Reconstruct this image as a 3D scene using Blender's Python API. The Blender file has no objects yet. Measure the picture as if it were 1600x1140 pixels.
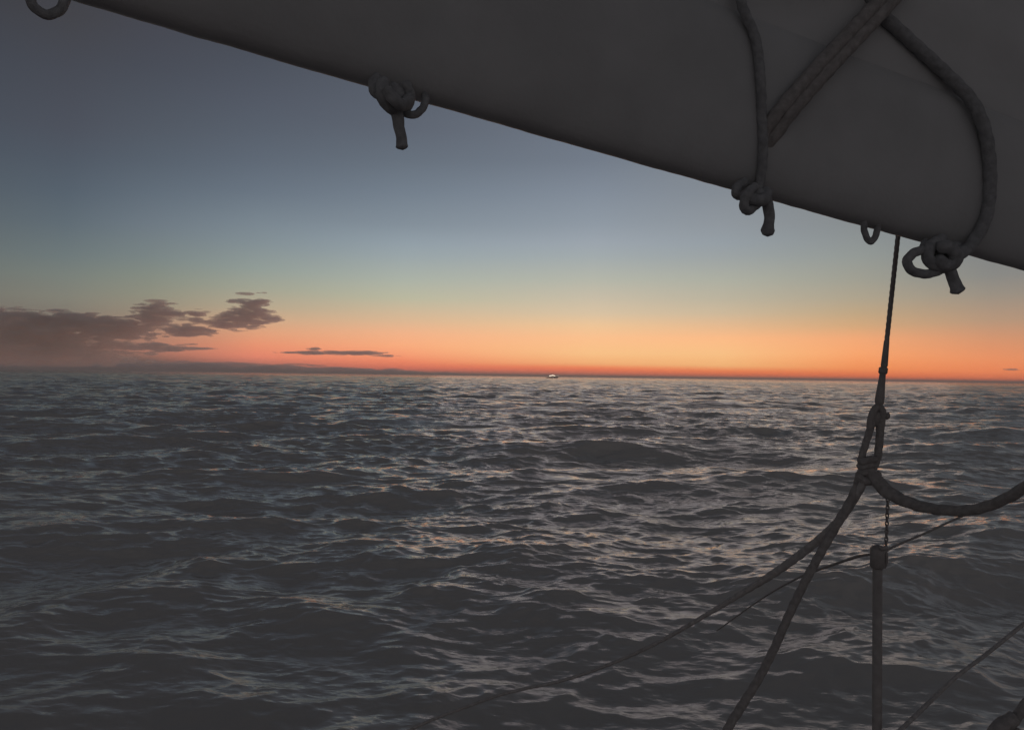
import bpy, math, random
import numpy as np
from mathutils import Vector, Matrix, noise as mnoise

random.seed(7)
R = math.radians
scene = bpy.context.scene
COL = scene.collection

# ------------------------------------------------------------------ camera
CAM_H = 2.8
F_PX = 1200.0                       # focal length in photo pixels (photo 1600 x 1140)
PITCH, ROLL = R(0.80), R(0.79)
_f = Vector((0, math.cos(PITCH), math.sin(PITCH)))
_r0 = Vector((1, 0, 0)); _u0 = Vector((0, -math.sin(PITCH), math.cos(PITCH)))
_r = _r0 * math.cos(ROLL) + _u0 * math.sin(ROLL)
_u = _u0 * math.cos(ROLL) - _r0 * math.sin(ROLL)
CAM = Vector((0, 0, CAM_H))
cd = bpy.data.cameras.new('camera'); cam = bpy.data.objects.new('camera', cd); COL.objects.link(cam)
cd.lens = 27; cd.sensor_width = 36; cd.clip_start = 0.05; cd.clip_end = 200000
cam.matrix_world = Matrix(((_r.x, _u.x, -_f.x, CAM.x), (_r.y, _u.y, -_f.y, CAM.y), (_r.z, _u.z, -_f.z, CAM.z), (0, 0, 0, 1)))
scene.camera = cam


def P(px, py, d):
    """world point seen at photo pixel (px, py), d metres ahead of the camera"""
    return CAM + d * (_f + _r * ((px - 800) / F_PX) + _u * ((570 - py) / F_PX))


# ------------------------------------------------------------------ sky
def lin(c):
    return tuple(((v / 255 + 0.055) / 1.055) ** 2.4 if v > 10 else v / 255 / 12.92 for v in c) + (1.0,)


world = bpy.data.worlds.new('World'); scene.world = world; world.use_nodes = True
nt = world.node_tree; nt.nodes.clear()
N = nt.nodes.new; L = nt.links.new
tc = N('ShaderNodeTexCoord'); sep = N('ShaderNodeSeparateXYZ'); L(tc.outputs['Generated'], sep.inputs[0])
az = N('ShaderNodeMath'); az.operation = 'ARCTAN2'; L(sep.outputs['X'], az.inputs[0]); L(sep.outputs['Y'], az.inputs[1])
ZMAX = 0.60
zf = N('ShaderNodeMath'); zf.operation = 'MULTIPLY'; L(sep.outputs['Z'], zf.inputs[0]); zf.inputs[1].default_value = 1 / ZMAX
zc = N('ShaderNodeMath'); zc.operation = 'MAXIMUM'; L(zf.outputs[0], zc.inputs[0]); zc.inputs[1].default_value = 0.0


def ramp(stops):
    cr = N('ShaderNodeValToRGB'); L(zc.outputs[0], cr.inputs[0])
    el = cr.color_ramp.elements
    stops = sorted(stops)
    el[0].position = stops[0][0]; el[0].color = lin(stops[0][1])
    el[1].position = stops[-1][0]; el[1].color = lin(stops[-1][1])
    for p, c in stops[1:-1]:
        e = el.new(p); e.color = lin(c)
    return cr.outputs[0]


def column(px, pts, top):
    s = []
    for py, c in pts:
        v = (P(px, py, 1.0) - CAM).normalized()
        s.append((max(0.0, v.z) / ZMAX, c))
    s.append((1.0, top))
    return ramp(s)


EAST = [(0, (136, 129, 129)), (0.12, (144, 137, 137)), (0.4, (125, 122, 123)), (1, (60, 62, 68))]  # unseen sky behind the camera, brightened to light the boom
SKY = [
    (-42, [(0, (92, 88, 90)), (0.06, (108, 100, 94)), (0.18, (92, 98, 98)), (0.4, (68, 76, 86)), (0.7, (48, 48, 54)), (1, (42, 43, 48))]),
    (-30.3, column(100, [(574, (82, 77, 76)), (560, (90, 82, 79)), (530, (104, 92, 87)), (500, (124, 114, 106)), (465, (127, 127, 117)), (430, (118, 126, 121)), (400, (107, 119, 121)), (350, (93, 106, 115)), (300, (83, 95, 107)), (250, (77, 86, 98)), (200, (74, 79, 90)), (100, (68, 71, 80)), (20, (65, 65, 70))], (40, 41, 47))),
    (-25.4, column(230, [(575, (92, 82, 79)), (563, (118, 94, 88)), (548, (172, 120, 104)), (520, (170, 130, 112)), (490, (152, 137, 120)), (460, (141, 141, 126)), (430, (130, 138, 129)), (400, (119, 131, 132)), (350, (107, 119, 129)), (300, (94, 106, 118)), (250, (84, 94, 106)), (200, (79, 86, 97)), (100, (70, 74, 84)), (20, (67, 68, 76))], (41, 42, 48))),
    (-18.4, column(400, [(580, (110, 92, 88)), (570, (185, 118, 104)), (557, (236, 138, 112)), (540, (238, 150, 116)), (520, (226, 162, 126)), (500, (206, 168, 136)), (480, (182, 166, 141)), (450, (160, 162, 146)), (420, (144, 155, 150)), (380, (129, 142, 148)), (350, (120, 133, 143)), (300, (103, 115, 128)), (250, (92, 102, 115)), (200, (85, 93, 105)), (150, (80, 86, 98)), (80, (72, 77, 87))], (42, 44, 50))),
    (-8.06, column(630, [(583, (150, 104, 94)), (575, (232, 122, 98)), (565, (250, 140, 104)), (554, (255, 162, 120)), (540, (255, 176, 130)), (520, (244, 181, 140)), (500, (220, 184, 149)), (466, (186, 184, 160)), (437, (170, 177, 166)), (400, (152, 164, 168)), (380, (144, 157, 166)), (350, (129, 141, 152)), (300, (113, 125, 138)), (250, (100, 110, 122)), (200, (92, 99, 111))], (43, 45, 51))),
    (5.95, column(925, [(588, (190, 118, 98)), (580, (240, 124, 92)), (575, (255, 134, 90)), (568, (255, 182, 122)), (552, (255, 199, 140)), (530, (255, 195, 144)), (509, (240, 198, 153)), (489, (216, 194, 164)), (466, (199, 188, 167)), (437, (179, 181, 169)), (400, (160, 169, 172)), (380, (154, 163, 172)), (350, (141, 151, 162)), (300, (127, 137, 150)), (250, (112, 121, 134))], (44, 46, 52))),
    (15.4, column(1130, [(591, (200, 118, 94)), (586, (236, 120, 84)), (580, (255, 136, 84)), (571, (255, 188, 124)), (552, (255, 198, 138)), (529, (255, 190, 138)), (509, (230, 186, 145)), (489, (205, 184, 155)), (466, (186, 178, 158)), (437, (171, 173, 161)), (400, (153, 160, 162)), (380, (147, 156, 163)), (350, (141, 148, 155)), (300, (130, 137, 145))], (44, 46, 52))),
    (24.2, column(1340, [(594, (205, 116, 90)), (588, (252, 122, 76)), (575, (255, 154, 94)), (552, (255, 170, 114)), (529, (244, 170, 121)), (509, (212, 168, 126)), (489, (191, 165, 132)), (466, (173, 162, 141)), (437, (158, 157, 145)), (400, (145, 151, 148)), (380, (140, 146, 146)), (350, (133, 138, 140))], (44, 46, 52))),
    (32.0, column(1550, [(597, (190, 112, 90)), (593, (246, 124, 84)), (580, (250, 142, 92)), (560, (240, 150, 103)), (530, (215, 150, 113)), (500, (182, 149, 124)), (460, (152, 142, 130)), (430, (134, 134, 131)), (350, (116, 121, 127))], (44, 46, 52))),
    (52, [(0, (170, 110, 92)), (0.04, (190, 128, 100)), (0.12, (150, 128, 118)), (0.3, (110, 114, 122)), (0.7, (56, 58, 66)), (1, (46, 48, 54))]),
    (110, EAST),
]
prev = None; prev_az = None
for a, s in SKY:
    out = ramp(s) if isinstance(s, list) else s
    if prev is None:
        prev = out
    else:
        mr = N('ShaderNodeMapRange'); mr.interpolation_type = 'LINEAR'
        mr.inputs['From Min'].default_value = R(prev_az); mr.inputs['From Max'].default_value = R(a)
        L(az.outputs[0], mr.inputs['Value'])
        mx = N('ShaderNodeMix'); mx.data_type = 'RGBA'
        L(mr.outputs[0], mx.inputs[0]); L(prev, mx.inputs[6]); L(out, mx.inputs[7]); prev = mx.outputs[2]
    prev_az = a
# the far left quarter fades back round to the brightened eastern sky
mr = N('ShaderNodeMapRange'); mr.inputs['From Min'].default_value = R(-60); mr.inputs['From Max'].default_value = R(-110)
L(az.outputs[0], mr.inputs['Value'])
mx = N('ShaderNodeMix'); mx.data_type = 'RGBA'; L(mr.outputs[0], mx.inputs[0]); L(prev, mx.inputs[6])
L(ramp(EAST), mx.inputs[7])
bg = N('ShaderNodeBackground'); bg.inputs['Strength'].default_value = 1.0
L(mx.outputs[2], bg.inputs['Color'])
# physical dusk sky added very faintly beneath the afterglow
FILL_EL, SUN_AZ = R(6.0), R(12.0)
sky = N('ShaderNodeTexSky'); sky.sky_type = 'NISHITA'; sky.sun_disc = False
sky.sun_elevation = R(-3.0); sky.sun_rotation = SUN_AZ
bg2 = N('ShaderNodeBackground'); bg2.inputs['Strength'].default_value = 0.05; L(sky.outputs[0], bg2.inputs['Color'])
ad = N('ShaderNodeAddShader'); L(bg.outputs[0], ad.inputs[0]); L(bg2.outputs[0], ad.inputs[1])
wo = N('ShaderNodeOutputWorld'); L(ad.outputs[0], wo.inputs['Surface'])

# added warm fill after sunset, broad and weak, to brighten the sea's reflections
sd = bpy.data.lights.new('sea_fill', 'SUN'); sd.energy = 0.085; sd.angle = R(36); sd.color = (1, 0.68, 0.56)
sea_fill = bpy.data.objects.new('sea_fill', sd); COL.objects.link(sea_fill)
_dir = Vector((math.sin(SUN_AZ) * math.cos(FILL_EL), math.cos(SUN_AZ) * math.cos(FILL_EL), math.sin(FILL_EL)))
sea_fill.rotation_euler = _dir.to_track_quat('Z', 'Y').to_euler(); sea_fill.location = (20, 60, 20)

vs = scene.view_settings
vs.view_transform = 'Standard'; vs.look = 'None'; vs.exposure = 0.0; vs.gamma = 1.0; vs.use_curve_mapping = False
scene.cycles.transparent_max_bounces = 24
scene.cycles.volume_bounces = 6
scene.cycles.use_denoising = True


# ------------------------------------------------------------------ helpers
def link(name, me, mat=None, parent=None, smooth=True):
    o = bpy.data.objects.new(name, me); COL.objects.link(o)
    if mat: me.materials.append(mat)
    if smooth:
        me.polygons.foreach_set('use_smooth', [True] * len(me.polygons))
    if parent: o.parent = parent
    return o


def tag(o, label=None, cat=None, group=None, kind=None):
    if label: o['label'] = label
    if cat: o['category'] = cat
    if group: o['group'] = group
    if kind: o['kind'] = kind
    return o


def thing(name, loc, label, cat, group=None):
    o = bpy.data.objects.new(name, None); COL.objects.link(o); o.location = loc
    o.empty_display_size = 0.1
    return tag(o, label, cat, group)


def material(name, base, rough=0.7, metal=0.0, var=0.25, scale=30, bump=0.2, bscale=120, spec=0.4):
    m = bpy.data.materials.new(name); m.use_nodes = True
    t = m.node_tree; b = t.nodes['Principled BSDF']
    b.inputs['Roughness'].default_value = rough; b.inputs['Metallic'].default_value = metal
    b.inputs['Specular IOR Level'].default_value = spec
    tcn = t.nodes.new('ShaderNodeTexCoord'); nz = t.nodes.new('ShaderNodeTexNoise')
    nz.inputs['Scale'].default_value = scale; nz.inputs['Detail'].default_value = 6
    t.links.new(tcn.outputs['Object'], nz.inputs['Vector'])
    cr = t.nodes.new('ShaderNodeValToRGB')
    cr.color_ramp.elements[0].position = 0.3; cr.color_ramp.elements[1].position = 0.7
    cr.color_ramp.elements[0].color = tuple(c * (1 - var) for c in base) + (1,)
    cr.color_ramp.elements[1].color = tuple(min(1, c * (1 + var)) for c in base) + (1,)
    t.links.new(nz.outputs[0], cr.inputs[0]); t.links.new(cr.outputs[0], b.inputs['Base Color'])
    n2 = t.nodes.new('ShaderNodeTexNoise'); n2.inputs['Scale'].default_value = bscale; n2.inputs['Detail'].default_value = 4
    t.links.new(tcn.outputs['Object'], n2.inputs['Vector'])
    bp = t.nodes.new('ShaderNodeBump'); bp.inputs['Strength'].default_value = bump; bp.inputs['Distance'].default_value = 0.01
    t.links.new(n2.outputs[0], bp.inputs['Height']); t.links.new(bp.outputs[0], b.inputs['Normal'])
    return m


M_BOOM = material('varnished_spar', (0.375, 0.38, 0.38), 0.6, var=0.07, bump=0.1, scale=9)
M_SAIL = material('sailcloth', (0.44, 0.445, 0.445), 0.85, var=0.06, scale=6, bump=0.25, bscale=25)
M_ROPE = material('rope_fibre', (0.265, 0.27, 0.275), 0.9, var=0.2, scale=90, bump=0.4, bscale=500)
M_ROPE_D = material('dark_rope_fibre', (0.29, 0.275, 0.265), 0.9, var=0.2, scale=90, bump=0.4, bscale=500)
M_ROPE_P = material('pale_rope_fibre', (0.39, 0.375, 0.365), 0.9, var=0.2, scale=90, bump=0.4, bscale=500)  # paler rope, toned to merge with the dark sea behind it
M_STEEL = material('weathered_steel', (0.28, 0.265, 0.255), 0.6, 0.2, var=0.15, scale=60, bump=0.1)
M_HULL = material('hull_paint', (0.42, 0.36, 0.34), 0.5, var=0.1, scale=4, bump=0.05)
M_DECK = material('deck_wood', (0.55, 0.5, 0.45), 0.8, var=0.25, scale=12)


class MB:
    def __init__(s): s.v = []; s.f = []

    def add(s, v, f):
        n = len(s.v); s.v += [tuple(p) for p in v]; s.f += [tuple(i + n for i in q) for q in f]; return s

    def tube(s, pts, rad, sides=10, strands=0, twist=0.0, cap=True, step=None, smooth=True):
        """sweep along a path; rad a number or one per control point; strands > 0 lays a twisted rope profile"""
        pts = [Vector(p) for p in pts]
        rads = [rad] * len(pts) if isinstance(rad, (int, float)) else list(rad)
        if smooth and len(pts) > 2:
            n = len(pts); q = []; rr = []
            for i in range(n - 1):
                p0 = pts[max(0, i - 1)]; p1 = pts[i]; p2 = pts[i + 1]; p3 = pts[min(n - 1, i + 2)]
                seg = (p2 - p1).length; k = max(3, int(seg / (step or max(0.004, min(rads) * 0.9))))
                k = min(k, 400)
                for j in range(k):
                    t = j / k; t2 = t * t; t3 = t2 * t
                    q.append(0.5 * ((2 * p1) + (p2 - p0) * t + (2 * p0 - 5 * p1 + 4 * p2 - p3) * t2 + (3 * p1 - p0 - 3 * p2 + p3) * t3))
                    rr.append(rads[i] * (1 - t) + rads[i + 1] * t)
            q.append(pts[-1]); rr.append(rads[-1])
        elif strands:
            q = []; rr = []
            for i in range(len(pts) - 1):
                k = max(2, int((pts[i + 1] - pts[i]).length / (step or rads[i] * 0.9)))
                for j in range(k):
                    q.append(pts[i].lerp(pts[i + 1], j / k)); rr.append(rads[i] * (1 - j / k) + rads[i + 1] * j / k)
            q.append(pts[-1]); rr.append(rads[-1])
        else:
            q = pts; rr = rads
        V = []; Fq = []; m = len(q)
        tan = [(q[min(i + 1, m - 1)] - q[max(i - 1, 0)]).normalized() for i in range(m)]
        up = Vector((0.13, 0.31, 0.94)); up = (up - tan[0] * up.dot(tan[0])).normalized(); L_ = 0.0
        for i in range(m):
            if i: L_ += (q[i] - q[i - 1]).length
            up = (up - tan[i] * up.dot(tan[i]))
            up = up.normalized() if up.length > 1e-6 else tan[i].orthogonal().normalized()
            sd_ = tan[i].cross(up)
            for k in range(sides):
                a = 2 * math.pi * k / sides
                r_ = rr[i]
                if strands: r_ *= 0.87 + 0.18 * abs(math.cos(strands * 0.5 * (a + twist * L_)))
                V.append(q[i] + (up * math.cos(a) + sd_ * math.sin(a)) * r_)
            if i:
                b = (i - 1) * sides; c = i * sides
                for k in range(sides):
                    k2 = (k + 1) % sides; Fq.append((b + k, b + k2, c + k2, c + k))
        if cap:
            V.append(q[0] - tan[0] * rr[0] * 0.4); e = len(V) - 1
            for k in range(sides): Fq.append((e, (k + 1) % sides, k))
            V.append(q[-1] + tan[-1] * rr[-1] * 0.4); e = len(V) - 1; b = (m - 1) * sides
            for k in range(sides): Fq.append((e, b + k, b + (k + 1) % sides))
        return s.add(V, Fq)

    def rope(s, pts, r, **kw):
        r0 = r if isinstance(r, (int, float)) else max(r)
        return s.tube(pts, r, sides=15, strands=3, twist=0.75 / r0, step=r0 * 0.45, **kw)

    def ball(s, c, rad, seg=14, rings=8, jitter=0):
        c = Vector(c); rad = Vector(rad) if not isinstance(rad, (int, float)) else Vector((rad,) * 3)
        V = []; Fq = []
        for i in range(rings + 1):
            ph = math.pi * i / rings
            for k in range(seg):
                th = 2 * math.pi * k / seg
                d = Vector((math.sin(ph) * math.cos(th), math.sin(ph) * math.sin(th), math.cos(ph)))
                j = 1 + jitter * mnoise.noise(d * 2.3 + c * 9)
                V.append(c + Vector((d.x * rad.x, d.y * rad.y, d.z * rad.z)) * j)
        for i in range(rings):
            for k in range(seg):
                a = i * seg + k; b = i * seg + (k + 1) % seg
                Fq.append((a, b, b + seg, a + seg))
        return s.add(V, Fq)

    def box(s, lo, hi):
        x0, y0, z0 = lo; x1, y1, z1 = hi
        return s.add([(x0, y0, z0), (x1, y0, z0), (x1, y1, z0), (x0, y1, z0), (x0, y0, z1), (x1, y0, z1), (x1, y1, z1), (x0, y1, z1)],
                     [(0, 3, 2, 1), (4, 5, 6, 7), (0, 1, 5, 4), (1, 2, 6, 5), (2, 3, 7, 6), (3, 0, 4, 7)])

    def build(s, name, mat, parent=None, smooth=True):
        me = bpy.data.meshes.new(name)
        off = Vector(parent.location) if parent is not None else Vector((0, 0, 0))
        if parent is not None and parent.parent is not None: off = Vector((0, 0, 0)) + parent.matrix_basis.translation + parent.parent.location
        me.from_pydata([tuple(Vector(v) - off) for v in s.v], [], s.f); me.update()
        return link(name, me, mat, parent, smooth)


# ------------------------------------------------------------------ the sea
def make_sea():
    rng = np.random.default_rng(11)
    B, S_ = 0.0115, 0.64
    KP = 2 * math.pi / 11.0 / S_
    WIND = R(-80)                                  # direction the waves travel, from +x axis
    bands = [(140.0, 512, 140, 8.0, 2.4), (61.0, 1024, 8.0, 2.2, 0.75), (23.0, 1024, 2.2, 0.7, 0.24), (9.7, 1024, 0.7, 0.22, 0.075), (3.9, 1024, 0.22, 0.07, 0.024)]
    bands = [tuple(x_ * S_ if q_ != 1 else x_ for q_, x_ in enumerate(b_)) for b_ in bands]
    # rows of constant distance, columns of constant bearing: fine where the water is close
    r = [0.25]
    while r[-1] < 3500: r.append(r[-1] * (1.0033 if r[-1] > 4.5 else 1.02))
    while r[-1] < 9000: r.append(r[-1] * 1.1)
    r = np.array(r)
    th = np.concatenate([np.radians(np.arange(-180, -44, 2.0)), np.radians(np.arange(-44, 44, 0.06)), np.radians(np.arange(44, 180, 2.0))])
    RR, TT = np.meshgrid(r, th, indexing='ij')
    X = (RR * np.sin(TT)).ravel(); Y = (RR * np.cos(TT)).ravel(); RF = RR.ravel()
    DX = np.zeros_like(X); DY = np.zeros_like(X); DZ = np.zeros_like(X); LOST = np.zeros_like(X)
    spacing = np.where(np.abs(TT.ravel()) < R(44), RF * 0.0033, RF * 0.035)
    for (Lt, n, lmax, lmin, lref) in bands:
        k1 = 2 * math.pi * np.fft.fftfreq(n, Lt / n)
        KX, KY = np.meshgrid(k1, k1, indexing='ij'); K = np.hypot(KX, KY); K[0, 0] = 1e-6
        ang = np.arctan2(KY, KX) - WIND
        D = np.where(np.cos(ang) > 0, np.cos(ang) ** 4, np.cos(ang) ** 4 * 0.12) + 0.07
        D /= (1.12 * 3 / 8 + 0.14) * math.pi
        psi = B * K ** -4.0 * np.exp(-1.25 * (KP / K) ** 2) * D
        psi *= 1 + 0.9 * np.exp(-((K - KP) / (0.35 * KP)) ** 2)
        kl, kh = 2 * math.pi / lmax, 2 * math.pi / lmin
        psi[(K < kl) | (K >= kh)] = 0
        psi *= 1 + 0.6 / (1 + (2.5 / K / S_) ** 4)             # a breeze: steeper short waves
        dk = 2 * math.pi / Lt
        a = (rng.standard_normal((n, n)) + 1j * rng.standard_normal((n, n))) / math.sqrt(2) * np.sqrt(2 * psi) * dk
        h = np.real(np.fft.ifft2(a)) * n * n
        hx = np.real(np.fft.ifft2(1j * KX / K * a)) * n * n
        hy = np.real(np.fft.ifft2(1j * KY / K * a)) * n * n
        w = np.clip(1.6 - spacing / lmin * 2.2, 0, 1)          # drop what the mesh cannot carry
        LOST += (1 - w) * 0.25 * (0.6 if lmin < 0.1 else 1.0)
        idx = np.nonzero(w > 0)[0]
        u = (X[idx] / Lt * n) % n; v = (Y[idx] / Lt * n) % n
        i0 = np.floor(u).astype(int) % n; j0 = np.floor(v).astype(int) % n; fu = u - np.floor(u); fv = v - np.floor(v)
        i1 = (i0 + 1) % n; j1 = (j0 + 1) % n
        def samp(g): return (g[i0, j0] * (1 - fu) * (1 - fv) + g[i1, j0] * fu * (1 - fv) + g[i0, j1] * (1 - fu) * fv + g[i1, j1] * fu * fv)
        ww = w[idx]
        # gusts: patches of rougher and smoother water for the small waves
        if lmax < 3:
            ww = ww * np.clip(1.0 + 0.45 * np.sin(X[idx] * 0.21 + 1.3 * np.sin(Y[idx] * 0.13)) * np.sin(Y[idx] * 0.17 + X[idx] * 0.05), 0.4, 1.5)
        # calmer in the lee of our own hull
        if lmax < 3: ww = ww * (0.55 + 0.45 * np.clip((RF[idx] - 7) / 10, 0, 1))
        DZ[idx] += samp(h) * ww; DX[idx] += 0.95 * samp(hx) * ww; DY[idx] += 0.95 * samp(hy) * ww
    # a low swell rolling in underneath the wind waves
    for lam, amp, th_, y0, ph in ((9.3, 0.15, R(94), 11.8, 1.1), (15.5, 0.14, R(80), 17.0, 2.0), (6.1, 0.05, R(112), 3.0, 0.3)):
        k_ = 2 * math.pi / lam; ux, uy = math.cos(th_), math.sin(th_)
        wob = 0.55 * np.sin(X * 0.17 + ph + 0.05 * Y) + 0.35 * np.sin(X * 0.41 + Y * 0.13 + 2 * ph)
        am = amp * (0.72 + 0.38 * np.sin(X * 0.23 - Y * 0.09 + 3 * ph)) * np.clip(1.5 - spacing / lam * 4, 0, 1)
        arg = k_ * (X * ux + (Y - y0) * uy) + wob
        DZ += am * np.cos(arg); DX -= am * 0.9 * ux * np.sin(arg); DY -= am * 0.9 * uy * np.sin(arg)
    co = np.stack([X + DX, Y + DY, DZ], 1).astype(np.float32)
    nr, nc = len(r), len(th)
    i = np.arange(nr - 1)[:, None] * nc; j = np.arange(nc)[None, :]; j2 = (j + 1) % nc
    quads = np.stack([i + j, i + nc + j, i + nc + j2, i + j2], -1).reshape(-1, 4)[:, ::-1].astype(np.int32)
    me = bpy.data.meshes.new('sea'); me.vertices.add(len(co)); me.vertices.foreach_set('co', co.ravel())
    me.loops.add(quads.size); me.loops.foreach_set('vertex_index', quads.ravel())
    me.polygons.add(len(quads)); me.polygons.foreach_set('loop_start', np.arange(0, quads.size, 4, dtype=np.int32))
    me.polygons.foreach_set('loop_total', np.full(len(quads), 4, dtype=np.int32))
    me.polygons.foreach_set('use_smooth', np.ones(len(quads), dtype=bool))
    me.update(calc_edges=True)
    at = me.attributes.new('fine_chop', 'FLOAT', 'POINT'); at.data.foreach_set('value', np.clip(LOST, 0, 1).astype(np.float32))
    o = bpy.data.objects.new('sea', me); COL.objects.link(o)
    m = bpy.data.materials.new('sea_water'); m.use_nodes = True; t = m.node_tree; b = t.nodes['Principled BSDF']
    b.inputs['Specular IOR Level'].default_value = 0.7
    b.inputs['Base Color'].default_value = (0.49, 0.47, 0.435, 1)
    b.inputs['Roughness'].default_value = 0.08; b.inputs['IOR'].default_value = 1.333
    tcn = t.nodes.new('ShaderNodeTexCoord'); mp = t.nodes.new('ShaderNodeMapping')
    mp.inputs['Rotation'].default_value = (0, 0, R(20)); mp.inputs['Scale'].default_value = (0.55, 1.0, 1.0)
    t.links.new(tcn.outputs['Object'], mp.inputs['Vector'])
    last = None
    for sc_, dist, det in ((0.12, 0.35, 2), (0.55, 0.065, 6), (5.0, 0.018, 5)):
        nz = t.nodes.new('ShaderNodeTexNoise'); nz.inputs['Scale'].default_value = sc_; nz.inputs['Detail'].default_value = det
        nz.inputs['Roughness'].default_value = 0.55
        t.links.new(mp.outputs[0], nz.inputs['Vector'])
        bp = t.nodes.new('ShaderNodeBump'); bp.inputs['Strength'].default_value = 1.0; bp.inputs['Distance'].default_value = dist
        t.links.new(nz.outputs[0], bp.inputs['Height'])
        if last: t.links.new(last.outputs[0], bp.inputs['Normal'])
        last = bp
    # the short chop that the mesh gets too coarse to carry far out goes into the normal instead
    an = t.nodes.new('ShaderNodeAttribute'); an.attribute_name = 'fine_chop'
    for sc_, dist in ((0.45, 1.35), (2.2, 0.34)):
        nz = t.nodes.new('ShaderNodeTexNoise'); nz.inputs['Scale'].default_value = sc_; nz.inputs['Detail'].default_value = 3
        t.links.new(mp.outputs[0], nz.inputs['Vector'])
        bp = t.nodes.new('ShaderNodeBump'); bp.inputs['Distance'].default_value = dist
        t.links.new(an.outputs['Fac'], bp.inputs['Strength'])
        t.links.new(nz.outputs[0], bp.inputs['Height']); t.links.new(last.outputs[0], bp.inputs['Normal']); last = bp
    t.links.new(last.outputs[0], b.inputs['Normal'])
    me.materials.append(m)
    tag(o, kind='structure')


make_sea()

# ------------------------------------------------------------------ clouds, far off over the sea
def cloud_material(name, base, dens, cut):
    m = bpy.data.materials.new(name); m.use_nodes = True; t = m.node_tree; t.nodes.clear()
    o = t.nodes.new('ShaderNodeOutputMaterial'); v = t.nodes.new('ShaderNodeVolumePrincipled')
    v.inputs['Color'].default_value = base + (1,); v.inputs['Anisotropy'].default_value = 0.6
    tcn = t.nodes.new('ShaderNodeTexCoord'); nz = t.nodes.new('ShaderNodeTexNoise'); nz.inputs['Scale'].default_value = 0.006; nz.inputs['Detail'].default_value = 7; nz.inputs['Roughness'].default_value = 0.62
    mp = t.nodes.new('ShaderNodeMapping'); mp.inputs['Scale'].default_value = (0.5, 0.5, 4.0)
    t.links.new(tcn.outputs['Object'], mp.inputs[0]); t.links.new(mp.outputs[0], nz.inputs['Vector'])
    mr_ = t.nodes.new('ShaderNodeMapRange'); mr_.inputs['From Min'].default_value = cut; mr_.inputs['From Max'].default_value = cut + 0.14
    mr_.inputs['To Max'].default_value = dens
    t.links.new(nz.outputs[0], mr_.inputs['Value']); t.links.new(mr_.outputs[0], v.inputs['Density'])
    t.links.new(v.outputs[0], o.inputs['Volume'])
    return m


_t = (1 + 5 ** 0.5) / 2
import bmesh
_bm = bmesh.new(); bmesh.ops.create_icosphere(_bm, subdivisions=2, radius=1.0)
ICO_V = np.array([v.co[:] for v in _bm.verts]); ICO_F = np.array([[v.index for v in f.verts] for f in _bm.faces]); _bm.free()


def cloud(name, blobs, dist, n, size, label, mat, streak=1.0, seed=1, largest=False):
    """blobs: (cx, cy, rx, ry, density) in photo pixels, turned into a bank of flattened puffs dist metres out"""
    rng = random.Random(seed); mpp = dist / F_PX
    tot = sum(b[2] * b[3] * b[4] for b in blobs); V = []; Fq = []; base = P(blobs[0][0], blobs[0][1], dist); nv = 0
    for b in blobs:
        for _ in range(int(n * b[2] * b[3] * b[4] / tot) + 3):
            for _try in range(12):
                a = rng.uniform(0, 2 * math.pi); q = math.sqrt(rng.random())
                x = b[0] + b[2] * q * math.cos(a); y = b[1] + b[3] * q * math.sin(a)
                if q > 0.45 and mnoise.noise(Vector((x / 26, y / 5.5, seed))) < (q - 0.62) * 1.3 - 0.20: continue
                break
            s = size * rng.uniform(0.35, 1.0) * (1.25 - 0.75 * q)
            c = P(x, y, dist * (1 + rng.uniform(-0.03, 0.03)))
            sx = s * streak * rng.uniform(1.2, 3.0) * mpp; sy = s * 1.5 * mpp; sz = s * rng.uniform(0.28, 0.6) * mpp
            nz = np.array([1 + 0.35 * mnoise.noise(Vector(v) * 1.7 + Vector((x, y, 0))) for v in ICO_V])
            pv = ICO_V * nz[:, None] * np.array([sx, sy, sz]) + np.array(c - base)
            V.append(pv); Fq.append(ICO_F + nv); nv += len(ICO_V)
    me = bpy.data.meshes.new(name); me.from_pydata(np.concatenate(V).tolist(), [], np.concatenate(Fq).tolist()); me.update()
    tmp = bpy.data.objects.new('tmp', me); COL.objects.link(tmp)          # melt the puffs into one closed skin
    md = tmp.modifiers.new('skin', 'REMESH'); md.mode = 'VOXEL'; md.voxel_size = 1.1 * mpp
    bpy.context.view_layer.update()
    me2 = bpy.data.meshes.new_from_object(tmp.evaluated_get(bpy.context.evaluated_depsgraph_get()))
    bpy.data.objects.remove(tmp); me2.name = name
    if largest:                                                            # keep the one main piece of a tiny wisp
        b_ = bmesh.new(); b_.from_mesh(me2); todo = set(b_.verts); parts = []
        while todo:
            st_ = [todo.pop()]; grp = list(st_)
            while st_:
                for e_ in st_.pop().link_edges:
                    for w_ in e_.verts:
                        if w_ in todo: todo.discard(w_); st_.append(w_); grp.append(w_)
            parts.append(grp)
        parts.sort(key=len)
        bmesh.ops.delete(b_, geom=[w_ for g_ in parts[:-1] for w_ in g_], context='VERTS'); b_.to_mesh(me2); b_.free()
    o = link(name, me2, mat); o.location = base
    return tag(o, label, 'cloud')


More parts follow.
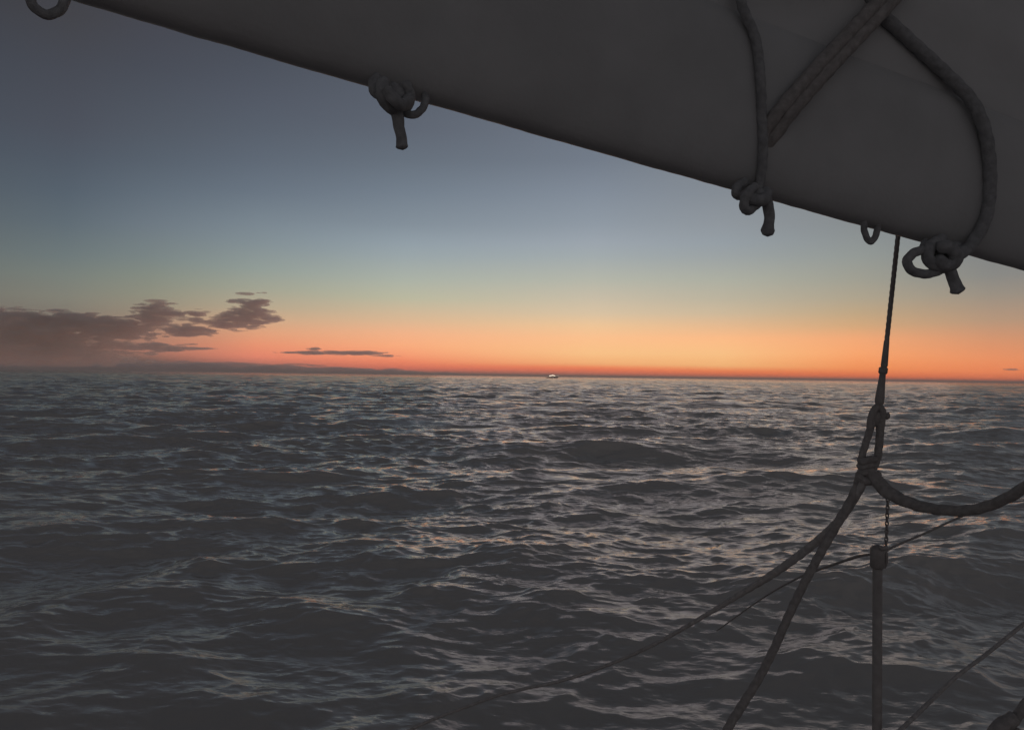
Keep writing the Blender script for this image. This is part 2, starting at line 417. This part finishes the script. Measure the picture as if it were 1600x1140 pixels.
M_CLOUD = cloud_material('dusk_cloud', (0.965, 0.94, 0.915), 0.011, 0.355)
M_BANK = cloud_material('low_cloud_haze', (0.93, 0.92, 0.92), 0.006, 0.2)
cloud('cloud', [
    (300, 516, 60, 12, .7), (262, 492, 36, 12, .6), (330, 500, 40, 12, .25), (190, 518, 80, 22, 1), (0, 545, 200, 28, 1), (80, 562, 170, 16, 1), (60, 500, 130, 20, 1), (100, 550, 160, 20, .9), (-60, 522, 150, 46, 1.2), (60, 522, 120, 40, 1.2), (150, 515, 90, 28, 1.2), (235, 500, 50, 27, 1.0), (243, 478, 30, 14, 0.8), (295, 517, 50, 14, 0.8),
    (305, 495, 38, 16, 0.35), (388, 490, 44, 30, 1.6), (372, 506, 34, 14, 1), (400, 475, 30, 12, 0.9), (415, 498, 26, 10, 0.8), (378, 459, 16, 1.0, 0.2), (405, 457, 22, 0.8, 0.25),
    (345, 505, 34, 12, 0.4), (190, 540, 140, 7, 0.9), (260, 545, 90, 5, 0.9), (120, 500, 100, 14, 0.9), (10, 488, 40, 12, 0.8), (60, 560, 170, 12, 0.6)],
    12000, 4200, 7, 'big ragged grey brown cloud low in the sky at the left', M_CLOUD, streak=1.25, seed=3)
cloud('cloud', [(520, 551, 88, 4.2, 1), (560, 551, 40, 4.5, 1), (488, 544, 14, 2, 0.5), (470, 550, 44, 2.5, 0.7), (600, 556, 34, 1.6, 0.5)],
      13000, 170, 4.6, 'thin flat dark cloud streak just above the orange horizon', M_CLOUD, streak=1.6, seed=5)
cloud('cloud', [(0, 578, 260, 20, 1), (200, 578, 220, 16, 1), (330, 578, 190, 15, 1), (450, 580, 180, 9, 1), (580, 582, 110, 7, 0.8), (640, 584, 100, 4, .6)],
      15000, 900, 9.0, 'low grey cloud bank lying along the horizon at the left', M_BANK, streak=1.9, seed=9)
cloud('cloud', [(1582, 577, 12, 1.4, 1)], 13000, 14, 3.6, 'tiny cloud wisp above the horizon at the far right', M_CLOUD, streak=1.6, seed=12, largest=True)

# ------------------------------------------------------------------ the lit fishing boat on the horizon
def emissive(name, col, st):
    m = bpy.data.materials.new(name); m.use_nodes = True; b = m.node_tree.nodes['Principled BSDF']
    b.inputs['Base Color'].default_value = (0.8, 0.8, 0.8, 1); b.inputs['Emission Color'].default_value = col + (1,)
    b.inputs['Emission Strength'].default_value = st
    return m


def fishing_boat():
    p = P(863, 589, 1150); p.z = 0
    t = thing('fishing_boat', p, 'small fishing boat with bright white deck lights far out on the horizon', 'boat')
    def prof(x):  # half beam, sheer height
        s = (x + 9) / 18
        return 2.6 * (1 - max(0, (s - 0.55) / 0.45) ** 2.2) * (0.8 + 0.2 * min(1, s * 4)), 1.5 + 1.3 * s ** 2
    V = []; Fq = []; n = 19
    for i in range(n):
        x = -9 + i; b, h = prof(x); b = max(b, 0.05)
        for (yy, zz) in ((-b, h), (-b * 0.9, 0.3), (-b * 0.5, -0.8), (b * 0.5, -0.8), (b * 0.9, 0.3), (b, h)): V.append(p + Vector((x, yy, zz)))
        if i:
            for k in range(6):
                a = (i - 1) * 6 + k; c = (i - 1) * 6 + (k + 1) % 6; Fq.append((a, c, c + 6, a + 6))
    Fq += [tuple(range(6)), tuple(range((n - 1) * 6 + 5, (n - 1) * 6 - 1, -1))]
    MB().add(V, Fq).build('hull', M_HULL, t, smooth=False)
    q = p + Vector((2.5, 0, 0))
    w = MB().box(q + Vector((-2.2, -1.6, 1.6)), q + Vector((2.2, 1.6, 4.0))); w.box(q + Vector((-2.5, -1.8, 4.0)), q + Vector((2.5, 1.8, 4.2)))
    w.build('wheelhouse', M_HULL, t, smooth=False)
    MB().tube([q + Vector((-3, 0, 1.6)), q + Vector((-3, 0, 9))], 0.12, 8, smooth=False).build('mast', M_STEEL, t)
    MB().tube([q + Vector((-3, 0, 7)), q + Vector((-9.5, 0, 5))], 0.08, 8, smooth=False).build('derrick', M_STEEL, t)
    E1 = emissive('deck_floodlight', (1.0, 0.86, 0.66), 8); E2 = emissive('small_deck_light', (1.0, 0.8, 0.6), 3)
    for dx, z, r, e in ((-4.6, 3.3, .26, E1), (-3.4, 3.1, .3, E1), (-2.0, 3.6, .3, E1), (-0.5, 4.3, .36, E1), (1.0, 4.2, .28, E1), (2.5, 3.6, .36, E1), (5.0, 3.3, .28, E2), (8.4, 3.6, .25, E2)):
        MB().ball(p + Vector((dx, -1.9 if abs(dx) < 7 else 0, z)), r).build('deck_light', e, t)


fishing_boat()

# ------------------------------------------------------------------ our boat: deck and hull (below the frame), boom, furled sail
def own_boat():
    t = thing('sailing_boat', Vector((0, 0, 0)), 'dark hull and deck edge under the stanchion', 'boat')
    V = []; Fq = []
    for i in range(41):
        x = -7 + i * 0.35; s = (x + 7) / 14; b = 2.15 * (1 - abs(2 * s - 0.9) ** 3 * 0.45)
        for (yy, zz) in ((b, 1.2), (b * 0.93, 0.4), (b * 0.6, -0.6), (-b * 0.6 - 1, -0.6), (-b - 1.0, 0.4), (-b - 1.0, 1.2)): V.append((x, yy, zz))
        if i:
            for k in range(6):
                a = (i - 1) * 6 + k; c = (i - 1) * 6 + (k + 1) % 6; Fq.append((a, c, c + 6, a + 6))
    Fq += [(5, 4, 3, 2, 1, 0), tuple(range(240, 246))]
    MB().add(V, Fq).build('hull', M_HULL, t, smooth=False)
    pts = []
    for i in range(41):
        x = -7 + i * 0.35; s = (x + 7) / 14; pts.append((x, 2.15 * (1 - abs(2 * s - 0.9) ** 3 * 0.45) - 0.03, 1.24))
    MB().tube(pts, 0.045, 10).build('rubbing_rail', M_DECK, t)


own_boat()

# depth of the boom along the picture: it runs away to the right
def boom_d(px): return 0.92 + (px + 100) * 0.000330
def low_y(px):  return 422 + 0.2853 * (px - 1600) + 4.2 * math.sin(math.pi * min(1, max(0, (px - 100) / 1500)))
def _wob(px): return 1.1 * mnoise.noise(Vector((px / 70.0, 3.1, 0))) + 0.5 * mnoise.noise(Vector((px / 17.0, 8.1, 0)))
def top_y(px):  return 156 + 0.377 * (px - 1510)


BOOM = []
def build_boom():
    V = []; Fq = []; ns = 420; sides = 28
    e0, e1 = -700, 2300
    for i in range(ns + 1):
        px = e0 + (e1 - e0) * i / ns; d = boom_d(px)
        lo = P(px, low_y(px) + _wob(px), d); hi = P(px, top_y(px), d)
        c = (lo + hi) / 2; hz = (hi - lo).length / 2
        BOOM.append((px, c, hz))
        ax = (P(px + 50, (low_y(px + 50) + top_y(px + 50)) / 2, boom_d(px + 50)) - P(px - 50, (low_y(px - 50) + top_y(px - 50)) / 2, boom_d(px - 50))).normalized()
        upv = (hi - lo); upv = (upv - ax * upv.dot(ax)).normalized(); side = ax.cross(upv)
        hz *= abs((hi - lo).normalized().dot(upv))
        for k in range(sides):
            a = 2 * math.pi * k / sides
            wob = 1 + 0.006 * mnoise.noise(Vector((px / 60, math.cos(a) * 1.5, math.sin(a) * 1.5)))
            ca, sa = math.cos(a), math.sin(a)
            ca = math.copysign(abs(ca) ** 0.75, ca); sa = math.copysign(abs(sa) ** 0.75, sa)
            V.append(c + upv * ca * hz * wob + side * sa * hz * 0.28 * wob)
        if i:
            b = (i - 1) * sides; cc = i * sides
            for k in range(sides): k2 = (k + 1) % sides; Fq.append((b + k, b + k2, cc + k2, cc + k))
    Fq += [tuple(range(sides - 1, -1, -1)), tuple(range(ns * sides, ns * sides + sides))]
    o = MB().add(V, Fq).build('boom', M_BOOM)
    tag(o, 'long dark boom slanting down across the top of the picture', 'boom')


build_boom()


def build_sail():
    """furled mainsail lying in folds along the top of the boom"""
    V = []; Fq = []; ns = 260; sides = 64
    for i in range(ns + 1):
        px = -700 + 3000 * i / ns; d = boom_d(px) + 0.022
        base = P(px, top_y(px) + 26, d); t_ = P(px + 60, top_y(px + 60), boom_d(px + 60)) - P(px - 60, top_y(px - 60), boom_d(px - 60)); ax = t_.normalized()
        upv = Vector((0, 0, 1)); upv = (upv - ax * upv.dot(ax)).normalized(); side = ax.cross(upv)
        c = base + upv * 0.20
        for k in range(sides):
            a = 2 * math.pi * k / sides
            f = 1 + 0.07 * mnoise.noise(Vector((px / 420, math.cos(a) * 3.1, math.sin(a) * 3.1))) + 0.035 * math.sin(9 * a + px / 300 + 2 * mnoise.noise(Vector((px / 300, a, 0))))
            rz, ry = 0.26, 0.05
            ca, sa = math.cos(a), math.sin(a); sa = math.copysign(abs(sa) ** 0.55, sa)
            V.append(c + upv * ca * rz * (1 + (f - 1) * .3) + side * sa * ry * (1 + (f - 1) * 2))
        if i:
            b = (i - 1) * sides; cc = i * sides
            for k in range(sides): k2 = (k + 1) % sides; Fq.append((b + k, b + k2, cc + k2, cc + k))
    Fq += [tuple(range(sides - 1, -1, -1)), tuple(range(ns * sides, ns * sides + sides))]
    o = MB().add(V, Fq).build('furled_sail', M_SAIL)
    tag(o, 'pale grey furled sail bundled on top of the boom', 'sail')


build_sail()

# mast the boom meets, off the right of the frame
_m = P(2330, 640, boom_d(2330)); tm = thing('mast', Vector((_m.x, _m.y, 1.2)), 'tall grey mast at the right end of the boom', 'mast')
MB().tube([(_m.x, _m.y, 1.2), (_m.x, _m.y, 5), (_m.x, _m.y, 11)], [0.09, 0.085, 0.06], 20, smooth=False).build('mast_tube', M_BOOM, tm)
MB().tube([(_m.x, _m.y, 1.2), (_m.x, _m.y, 1.3)], [0.13, 0.11], 20, smooth=False).build('mast_collar', M_STEEL, tm)


# ------------------------------------------------------------------ sail ties: rope round boom and sail, knot, bight and tail
def pr(px, wpx):  # radius in metres of a rope wpx photo pixels thick at the boom there
    return wpx / 2 / F_PX * boom_d(px)


def Q(px, py, off=0.0, ref=None):
    return P(px, py, boom_d(px) + off)


FRONT = -0.125


def tie(label, loc, parts, core=None):
    t = thing('sail_tie', Q(*loc), label, 'sail tie', 'rope ties around the boom and furled sail')
    for name, paths in parts:
        m = MB()
        for pts, w in paths:
            ref = pts[0][0]
            rad = [pr(ref, x) for x in w] if isinstance(w, (list, tuple)) else pr(ref, w)
            m.rope([Q(p[0], p[1], p[2] if len(p) > 2 else 0.0, ref) for p in pts], rad)
        if name == 'knot' and core:
            m.ball(Q(core[0], core[1], -.05), (pr(core[0], core[2]), pr(core[0], core[2]) * .8, pr(core[0], core[3])), jitter=.12)
        m.build(name, M_ROPE, t)
    return t


def wrap(cx, lean=0, w=15):
    """turn of rope round boom and sail: up the near face, over the sail, down the far side"""
    ly, ty = low_y(cx), top_y(cx)
    return [(cx, ly + 6, -0.02), (cx + lean * .1, ly - 18, -0.03), (cx + lean * .35, (ly + ty) / 2, -0.045), (cx + lean * .7, ty + 10, -0.06), (cx + lean, ty - 130, -0.12),
            (cx + lean, ty - 330, -0.09), (cx + lean, ty - 390, 0.03), (cx + lean, ty - 320, 0.17), (cx + lean * .6, ty - 80, 0.20), (cx, (ly + ty) / 2, 0.12), (cx, ly - 6, 0.05), (cx, ly + 6, -0.02)], w


# first: an open bight hanging by the top left corner
tie('open rope bight hanging into the top left corner of the picture', (75, 0), [
    ('bight', [([(58, -60, -.02), (50, -30, -.03), (46, -8, -.03), (51, 8, -.03), (64, 20, -.03), (78, 23, -.03), (92, 17, -.03), (101, 3, -.03), (104, -18, -.02), (100, -50, 0)], 15)]),
    ('wrap', [([(58, -58, 0), (56, -200, .03), (60, -420, .1)], 14), ([(100, -50, 0), (98, -200, .04), (92, -420, .1)], 14)])])

# second: chunky knot with one short tail and a bight on its right
tie('thick rope knot with a straight tail and a small bight, left of the boom\'s middle', (612, 150), [
    ('wrap', [([(596, 126, 0), (598, 60, .05), (600, -60, .08), (602, -200, .11)], 15)]),
    ('knot', [([(590, 122, -.03), (584, 134, -.04), (590, 146, -.045), (606, 150, -.04), (626, 146, -.03), (636, 134, -.02), (628, 124, 0)], 18),
              ([(600, 128, -.06), (597, 146, -.07), (606, 164, -.065), (622, 172, -.05), (636, 164, -.04), (638, 146, -.04), (628, 132, -.04)], 20),
              ([(604, 140, -.08), (616, 156, -.085), (630, 164, -.08), (640, 154, -.06)], 18)]),
    ('bight', [([(632, 176, -.05), (645, 180, -.05), (656, 174, -.04), (663, 164, -.03), (665, 152, -.02), (660, 138, 0)], 12)]),
    ('tail', [([(618, 160, -.05), (620, 176, -.055), (623, 194, -.055), (626, 210, -.055), (628, 224, -.055), (628.6, 229, -.055), (629, 232, -.055)], [17, 19, 17.5, 16, 17, 19.5, 14])])], (614, 150, 36, 40))

# third: knot with two humps and a hooked tail
tie('rope knot with two rounded humps and a bent tail, right of the boom\'s middle', (1175, 310), [
    ('wrap', [([(1172, 308, -.04), (1186, 290, -.035), (1192, 240, -.047), (1190, 180, -.05), (1188, 120, -.055), (1180, 60, -.052), (1160, 10, -.046), (1145, -60, -.044), (1140, -160, -.044), (1140, -240, -.04),
                (1140, -260, .05), (1150, -190, .19), (1160, 0, .21), (1168, 200, .13), (1172, 300, .05), (1172, 308, -.04)], 15)]),
    ('knot', [([(1164, 284, -.03), (1152, 292, -.05), (1150, 302, -.055), (1158, 306, -.05), (1172, 302, -.04), (1180, 292, -.02)], 14),
              ([(1180, 292, -.06), (1168, 302, -.075), (1162, 320, -.075), (1168, 329, -.07), (1178, 323, -.06), (1190, 310, -.05), (1192, 296, -.03)], 14),
              ([(1160, 302, -.06), (1176, 312, -.07), (1192, 312, -.07), (1198, 300, -.04)], 18)]),
    ('tail', [([(1182, 298, -.05), (1193, 307, -.055), (1200, 321, -.055), (1202, 336, -.055), (1201, 350, -.055), (1200, 360, -.055), (1199.5, 367, -.055)], [15, 17, 17, 16, 16, 21, 15])])], (1178, 304, 34, 26))

# fourth: small plain U bight
tie('small plain U shaped rope loop under the boom beside the stay', (1360, 350), [
    ('bight', [([(1350, 330, .0), (1349.5, 348, -.01), (1352, 366, -.01), (1360.5, 378, -.01), (1369, 366, -.01), (1371.5, 350, -.01), (1371, 334, .0)], 10)]),
    ('wrap', [([(1350, 332, 0), (1351, 250, .12), (1354, 120, .19), (1356, -40, .2)], 10), ([(1371, 336, 0), (1368, 250, .12), (1362, 120, .195), (1359, -40, .205)], 10)])])

# fifth: big knot with a round loop, and a rope crossing the sail above it
tie('big knot with a round loop and slanting tail, nearest the right edge', (1470, 400), [
    ('wrap', [([(1488, 402, -.05), (1515, 385, -.045), (1540, 340, -.05), (1547, 280, -.055), (1542, 220, -.06), (1530, 180, -.06), (1512, 150, -.052), (1470, 108, -.045), (1420, 62, -.042), (1378, 22, -.04), (1350, -20, -.04),
                (1330, -120, -.16), (1330, -230, -.04), (1340, -250, .06), (1380, -150, .2), (1420, 60, .2), (1460, 250, .14), (1478, 380, .05), (1488, 402, -.05)], 19)]),
    ('knot', [([(1472, 374, -.03), (1454, 384, -.055), (1450, 402, -.06), (1462, 416, -.06), (1484, 416, -.05), (1496, 402, -.04), (1494, 384, -.02)], 18),
              ([(1446, 376, -.01), (1443, 386, -.03), (1450, 392, -.04)], 11),
              ([(1466, 388, -.07), (1480, 386, -.08), (1492, 396, -.08), (1490, 410, -.075), (1476, 414, -.07), (1464, 404, -.07)], 20)]),
    ('bight', [([(1468, 386, -.04), (1450, 389, -.05), (1430, 394, -.055), (1418, 406, -.055), (1421, 419, -.055), (1436, 427, -.055), (1454, 427, -.055), (1472, 420, -.05), (1486, 410, -.04)], 14)]),
    ('tail', [([(1476, 408, -.06), (1484, 422, -.06), (1490, 436, -.06), (1493.5, 447, -.06), (1496, 454, -.06), (1497, 457, -.06)], [16, 17, 17, 18, 22, 15])])], (1474, 396, 42, 40))

# doubled lashing running up over the furled sail
dl = thing('lashing', Q(1300, 110, -.15), 'doubled rope lashing slanting up across the furled sail', 'lashing')
for off in (-8, 8):
    MB().rope([Q(1187 + off * .5, 228 + off * .6, -.030, 1300), Q(1203 + off * .8, 207 + off * .6, -.042, 1300), Q(1232 + off * .8, 168 + off * .6, -.059, 1300), Q(1290 + off * .8, 102 + off * .6, -.062, 1300), Q(1350 + off * .8, 38 + off * .6, -.058, 1300),
               Q(1400 + off * .8, -18 + off * .6, -.055, 1300), Q(1450 + off * .8, -90 + off * .6, -.05, 1300), Q(1490 + off * .8, -220 + off * .6, -.09, 1300), Q(1500 + off * .8, -260 + off * .6, .05, 1300)], pr(1300, 21)).build('strand', M_ROPE_D, dl)

# ------------------------------------------------------------------ the stay, its fittings and the ropes on it
D = 1.8
def r_(w, d=D): return w / 2 / F_PX * d


st = thing('stay', P(1355, 735, D), 'thin vertical wire stay with a tapered steel turnbuckle, hanging from behind the boom', 'stay')
top = P(1470, -420, 1.9)
MB().rope([top, P(1403, 370, D), P(1385.6, 532, D)], r_(7.2), smooth=False).build('wire', M_STEEL, st)
tb = MB().tube([P(1385.8, 530, D), P(1385.4, 533, D), P(1381.6, 571, D), P(1381.2, 574, D)], [r_(6), r_(8), r_(10.4), r_(8)], 16, smooth=False).build('swage', M_STEEL, st)
MB().tube([P(1380.6, 573.5, D), P(1380.4, 575, D), P(1379.4, 582.5, D), P(1379.2, 584, D)], [r_(10), r_(13.4), r_(13.4), r_(10)], 18, smooth=False).build('locking_nut', M_STEEL, st)
MB().tube([P(1379.4, 583, D), P(1376.6, 605, D), P(1374.6, 622, D), P(1374, 628, D), P(1373, 633, D), P(1372.4, 637, D)], [r_(9), r_(11.5), r_(14), r_(13.6), r_(9.5), r_(8)], 18, smooth=False).build('turnbuckle', M_STEEL, st)
sh = MB()
sh.tube([P(1372.4, 634, D), P(1366, 641, D), P(1360.5, 656, D), P(1359, 672, D)], [r_(11), r_(12), r_(11), r_(10)], 12)
sh.tube([P(1372.4, 634, D), P(1378, 642, D), P(1378, 656, D), P(1376, 672, D)], [r_(11), r_(13), r_(11), r_(10)], 12)
sh.tube([P(1360, 652, D), P(1389, 648, D)], r_(8), 12, smooth=False)
sh.ball(P(1385, 650, D), r_(11)); sh.ball(P(1370, 654, D), (r_(17), r_(12), r_(26)))
sh.build('shackle', M_STEEL, st)

# rope strop: two legs down to the knotted lump
sp = thing('rope_strop', P(1355, 735, D), 'short two legged rope strop with a fat knot, below the turnbuckle', 'strop')
m = MB(); m.rope([P(1364, 655, D), P(1359, 672, D), P(1352, 695, D), P(1346, 716, D), P(1347, 734, D)], r_(11)); m.build('leg', M_ROPE_D, sp)
m = MB(); m.rope([P(1374, 655, D), P(1375, 672, D), P(1373.5, 695, D), P(1370.5, 716, D), P(1362, 736, D)], r_(12)); m.build('leg', M_ROPE_D, sp)
m = MB()
for yy, lx, rx, off in ((719, 1345, 1367, 0), (728, 1344, 1366, .003), (737, 1345, 1363, 0), (746, 1347, 1364, .003)):
    ring = [P((lx + rx) / 2 + (rx - lx) / 2 * math.cos(a), yy + 2 * math.sin(a * 2), D + off + 0.016 * math.sin(a)) for a in [i * math.pi / 6 for i in range(13)]]
    m.rope(ring, r_(11))
m.ball(P(1355, 733, D), (r_(24), r_(20), r_(38)), jitter=.15)
m.rope([P(1342, 742, D - .01), P(1352, 752, D - .02), P(1366, 750, D - .015), P(1372, 740, D)], r_(12))
m.build('knot', M_ROPE_D, sp)


def rope_thing(label, pts, w, d0=D, cat='rope', name='rope', mat=None):
    pp = [P(p[0], p[1], p[2] if len(p) > 2 else d0) for p in pts]
    o = MB(); ww = [r_(x, p[2] if len(p) > 2 else d0) for x, p in zip(w, pts)] if isinstance(w, (list, tuple)) else r_(w, d0)
    o.v = []; base = pp[0]
    o.rope([q for q in pp], ww)
    o.v = [tuple(Vector(v) - base) for v in o.v]
    ob = o.build(name, mat or M_ROPE_D); ob.location = base
    return tag(ob, label, cat)


rope_thing('rope falling from the strop knot and bending away to the left', [(1352, 748, 1.78), (1337, 776, 1.8), (1315, 808, 1.84), (1285, 838, 1.9), (1245, 870, 1.95), (1205, 898, 2.0), (1160, 926, 2.05), (1100, 962, 2.1), (1030, 1002, 2.15), (960, 1034, 2.2), (880, 1062, 2.3), (760, 1092, 2.4), (600, 1165, 2.5), (500, 1300, 2.4)],
           [12, 12, 13, 13, 13, 12, 9, 7, 6, 5.5, 5, 5, 5, 5], mat=M_ROPE_P)
rope_thing('steeper rope falling from the strop knot to the bottom edge', [(1343, 738, 1.8), (1340, 756, 1.8), (1328, 784, 1.8), (1308, 818, 1.8), (1284, 860, 1.8), (1258, 908, 1.8), (1232, 962, 1.8), (1208, 1016, 1.8), (1184, 1062, 1.8), (1158, 1104, 1.8), (1132, 1150, 1.8), (1080, 1290, 1.8), (1060, 1480, 1.85)],
           [12, 13, 14, 14, 13.5, 13, 13, 13, 13, 14, 14, 14, 14])
rope_thing('thick rope sagging from the strop knot to the right edge', [(1356, 736, 1.79), (1366, 746, 1.78), (1380, 762, 1.76), (1400, 776, 1.73), (1436, 790, 1.68), (1480, 797, 1.62), (1520, 796, 1.57), (1560, 784, 1.52), (1600, 762, 1.47), (1660, 720, 1.4), (1760, 630, 1.38), (1900, 500, 1.48), (2100, 380, 1.6), (2320, 300, 1.7)],
           [18, 20, 22, 20, 18, 17, 17, 17, 18, 18, 17, 15, 14, 13])

# toggle and thin chain down to the stanchion head
ch = thing('chain', P(1386, 770, 1.78), 'thin chain hanging between the sagging rope and the stanchion head', 'chain')
m = MB(); m.ball(P(1379, 764, 1.77), (r_(13), r_(10), r_(13))); m.tube([P(1372, 758, 1.77), P(1392, 773, 1.77)], r_(10), 10, smooth=False); m.build('hook', M_STEEL, ch)
m = MB()
nl = 13
for i in range(nl):
    y0 = 774 + i * 6.2; x0 = 1387.5 - i * 0.25
    c = P(x0, y0, 1.79); a_ = i % 2
    ring = [c + _u * (math.cos(t) * r_(9.5)) + (_r if a_ else _f) * (math.sin(t) * r_(4.6)) for t in [k * math.pi / 5 for k in range(11)]]
    m.tube(ring, r_(2.1), 6, cap=False, smooth=False)
m.build('links', M_STEEL, ch)

# stanchion
sb = P(1370, 1140, 1.8); foot = P(1369, 1660, 1.8); foot.z = 1.2
sn = thing('stanchion', foot, 'upright steel guard rail stanchion under the stay', 'stanchion')
MB().tube([foot, P(1371, 880, 1.8)], r_(14.5), 18, smooth=False).build('post', M_STEEL, sn)
MB().tube([P(1371, 887, 1.8), P(1371, 885, 1.8), P(1371.6, 857, 1.8), P(1371.6, 853, 1.8)], [r_(18), r_(22), r_(23), r_(17)], 18, smooth=False).build('post_cap', M_STEEL, sn)
m = MB()
m.tube([P(1382, 856, 1.795), P(1385.5, 866, 1.79), P(1385, 878, 1.79), P(1382, 886, 1.795)], r_(4.5), 10)
m.tube([P(1376, 857, 1.78), P(1386, 855, 1.78)], r_(7), 10, smooth=False)
m.build('eye', M_STEEL, sn)
MB().tube([foot, foot + Vector((0, 0, .02)), foot + Vector((0, 0, .05))], [.05, .045, .022], 18, smooth=False).build('foot_socket', M_STEEL, sn)

rope_thing('thin guard line running left from the stanchion head', [(1366, 866, 1.8), (1345, 868, 1.85), (1310, 879, 2.0), (1270, 893, 2.2), (1240, 906, 2.35), (1190, 935, 2.6), (1120, 985, 2.8)], [4, 4, 4, 3.6, 3, 2.4, 2], cat='guard line', name='guard_line')
rope_thing('thin guard line rising right from the stanchion head behind the thick rope', [(1378, 864, 1.8), (1400, 852, 1.84), (1440, 835, 1.9), (1490, 812, 2.0), (1540, 790, 2.1), (1600, 764, 2.2), (1750, 700, 2.4)], [4, 3.6, 3.4, 3.2, 3, 3, 3], cat='guard line', name='guard_line')
rope_thing('faint dark line slanting up to the right edge near the bottom', [(1340, 1200, 1.7), (1400, 1146, 1.75), (1440, 1108, 1.8), (1490, 1060, 1.85), (1535, 1026, 1.9), (1580, 990, 1.95), (1640, 940, 2.0), (1800, 800, 2.1), (2100, 560, 1.95), (2325, 400, 1.72)], [8, 7, 7, 6, 6, 6, 6, 7, 7, 8], mat=M_ROPE_P)
ct = thing('mooring_rope', P(1570, 1150, 1.7), 'dark knotted rope in the bottom right corner', 'rope')
MB().rope([P(1700, 1010, 1.7), P(1640, 1062, 1.7), P(1605, 1098, 1.7), P(1590, 1118, 1.7), P(1572, 1140, 1.7), P(1560, 1170, 1.7), P(1570, 1240, 1.7)], r_(16, 1.7)).build('strand', M_ROPE_D, ct)
m = MB()
m.rope([P(1583, 1122, 1.69), P(1566, 1132, 1.68), P(1552, 1148, 1.68), P(1562, 1166, 1.69), P(1582, 1160, 1.7), P(1590, 1140, 1.71)], r_(22, 1.7)); m.build('knot', M_ROPE_D, ct)

# ------------------------------------------------------------------ the air
hz = MB().box((-9800, -9800, -8), (9800, 9800, 14)).build('haze', None, smooth=False)
m = bpy.data.materials.new('sea_haze'); m.use_nodes = True; t = m.node_tree; t.nodes.clear()
v = t.nodes.new('ShaderNodeVolumePrincipled'); v.inputs['Color'].default_value = (1.0, 0.94, 0.91, 1); v.inputs['Density'].default_value = 0.0003
v.inputs['Anisotropy'].default_value = 0.5
o = t.nodes.new('ShaderNodeOutputMaterial'); t.links.new(v.outputs[0], o.inputs['Volume'])
hz.data.materials.append(m); tag(hz, kind='stuff')
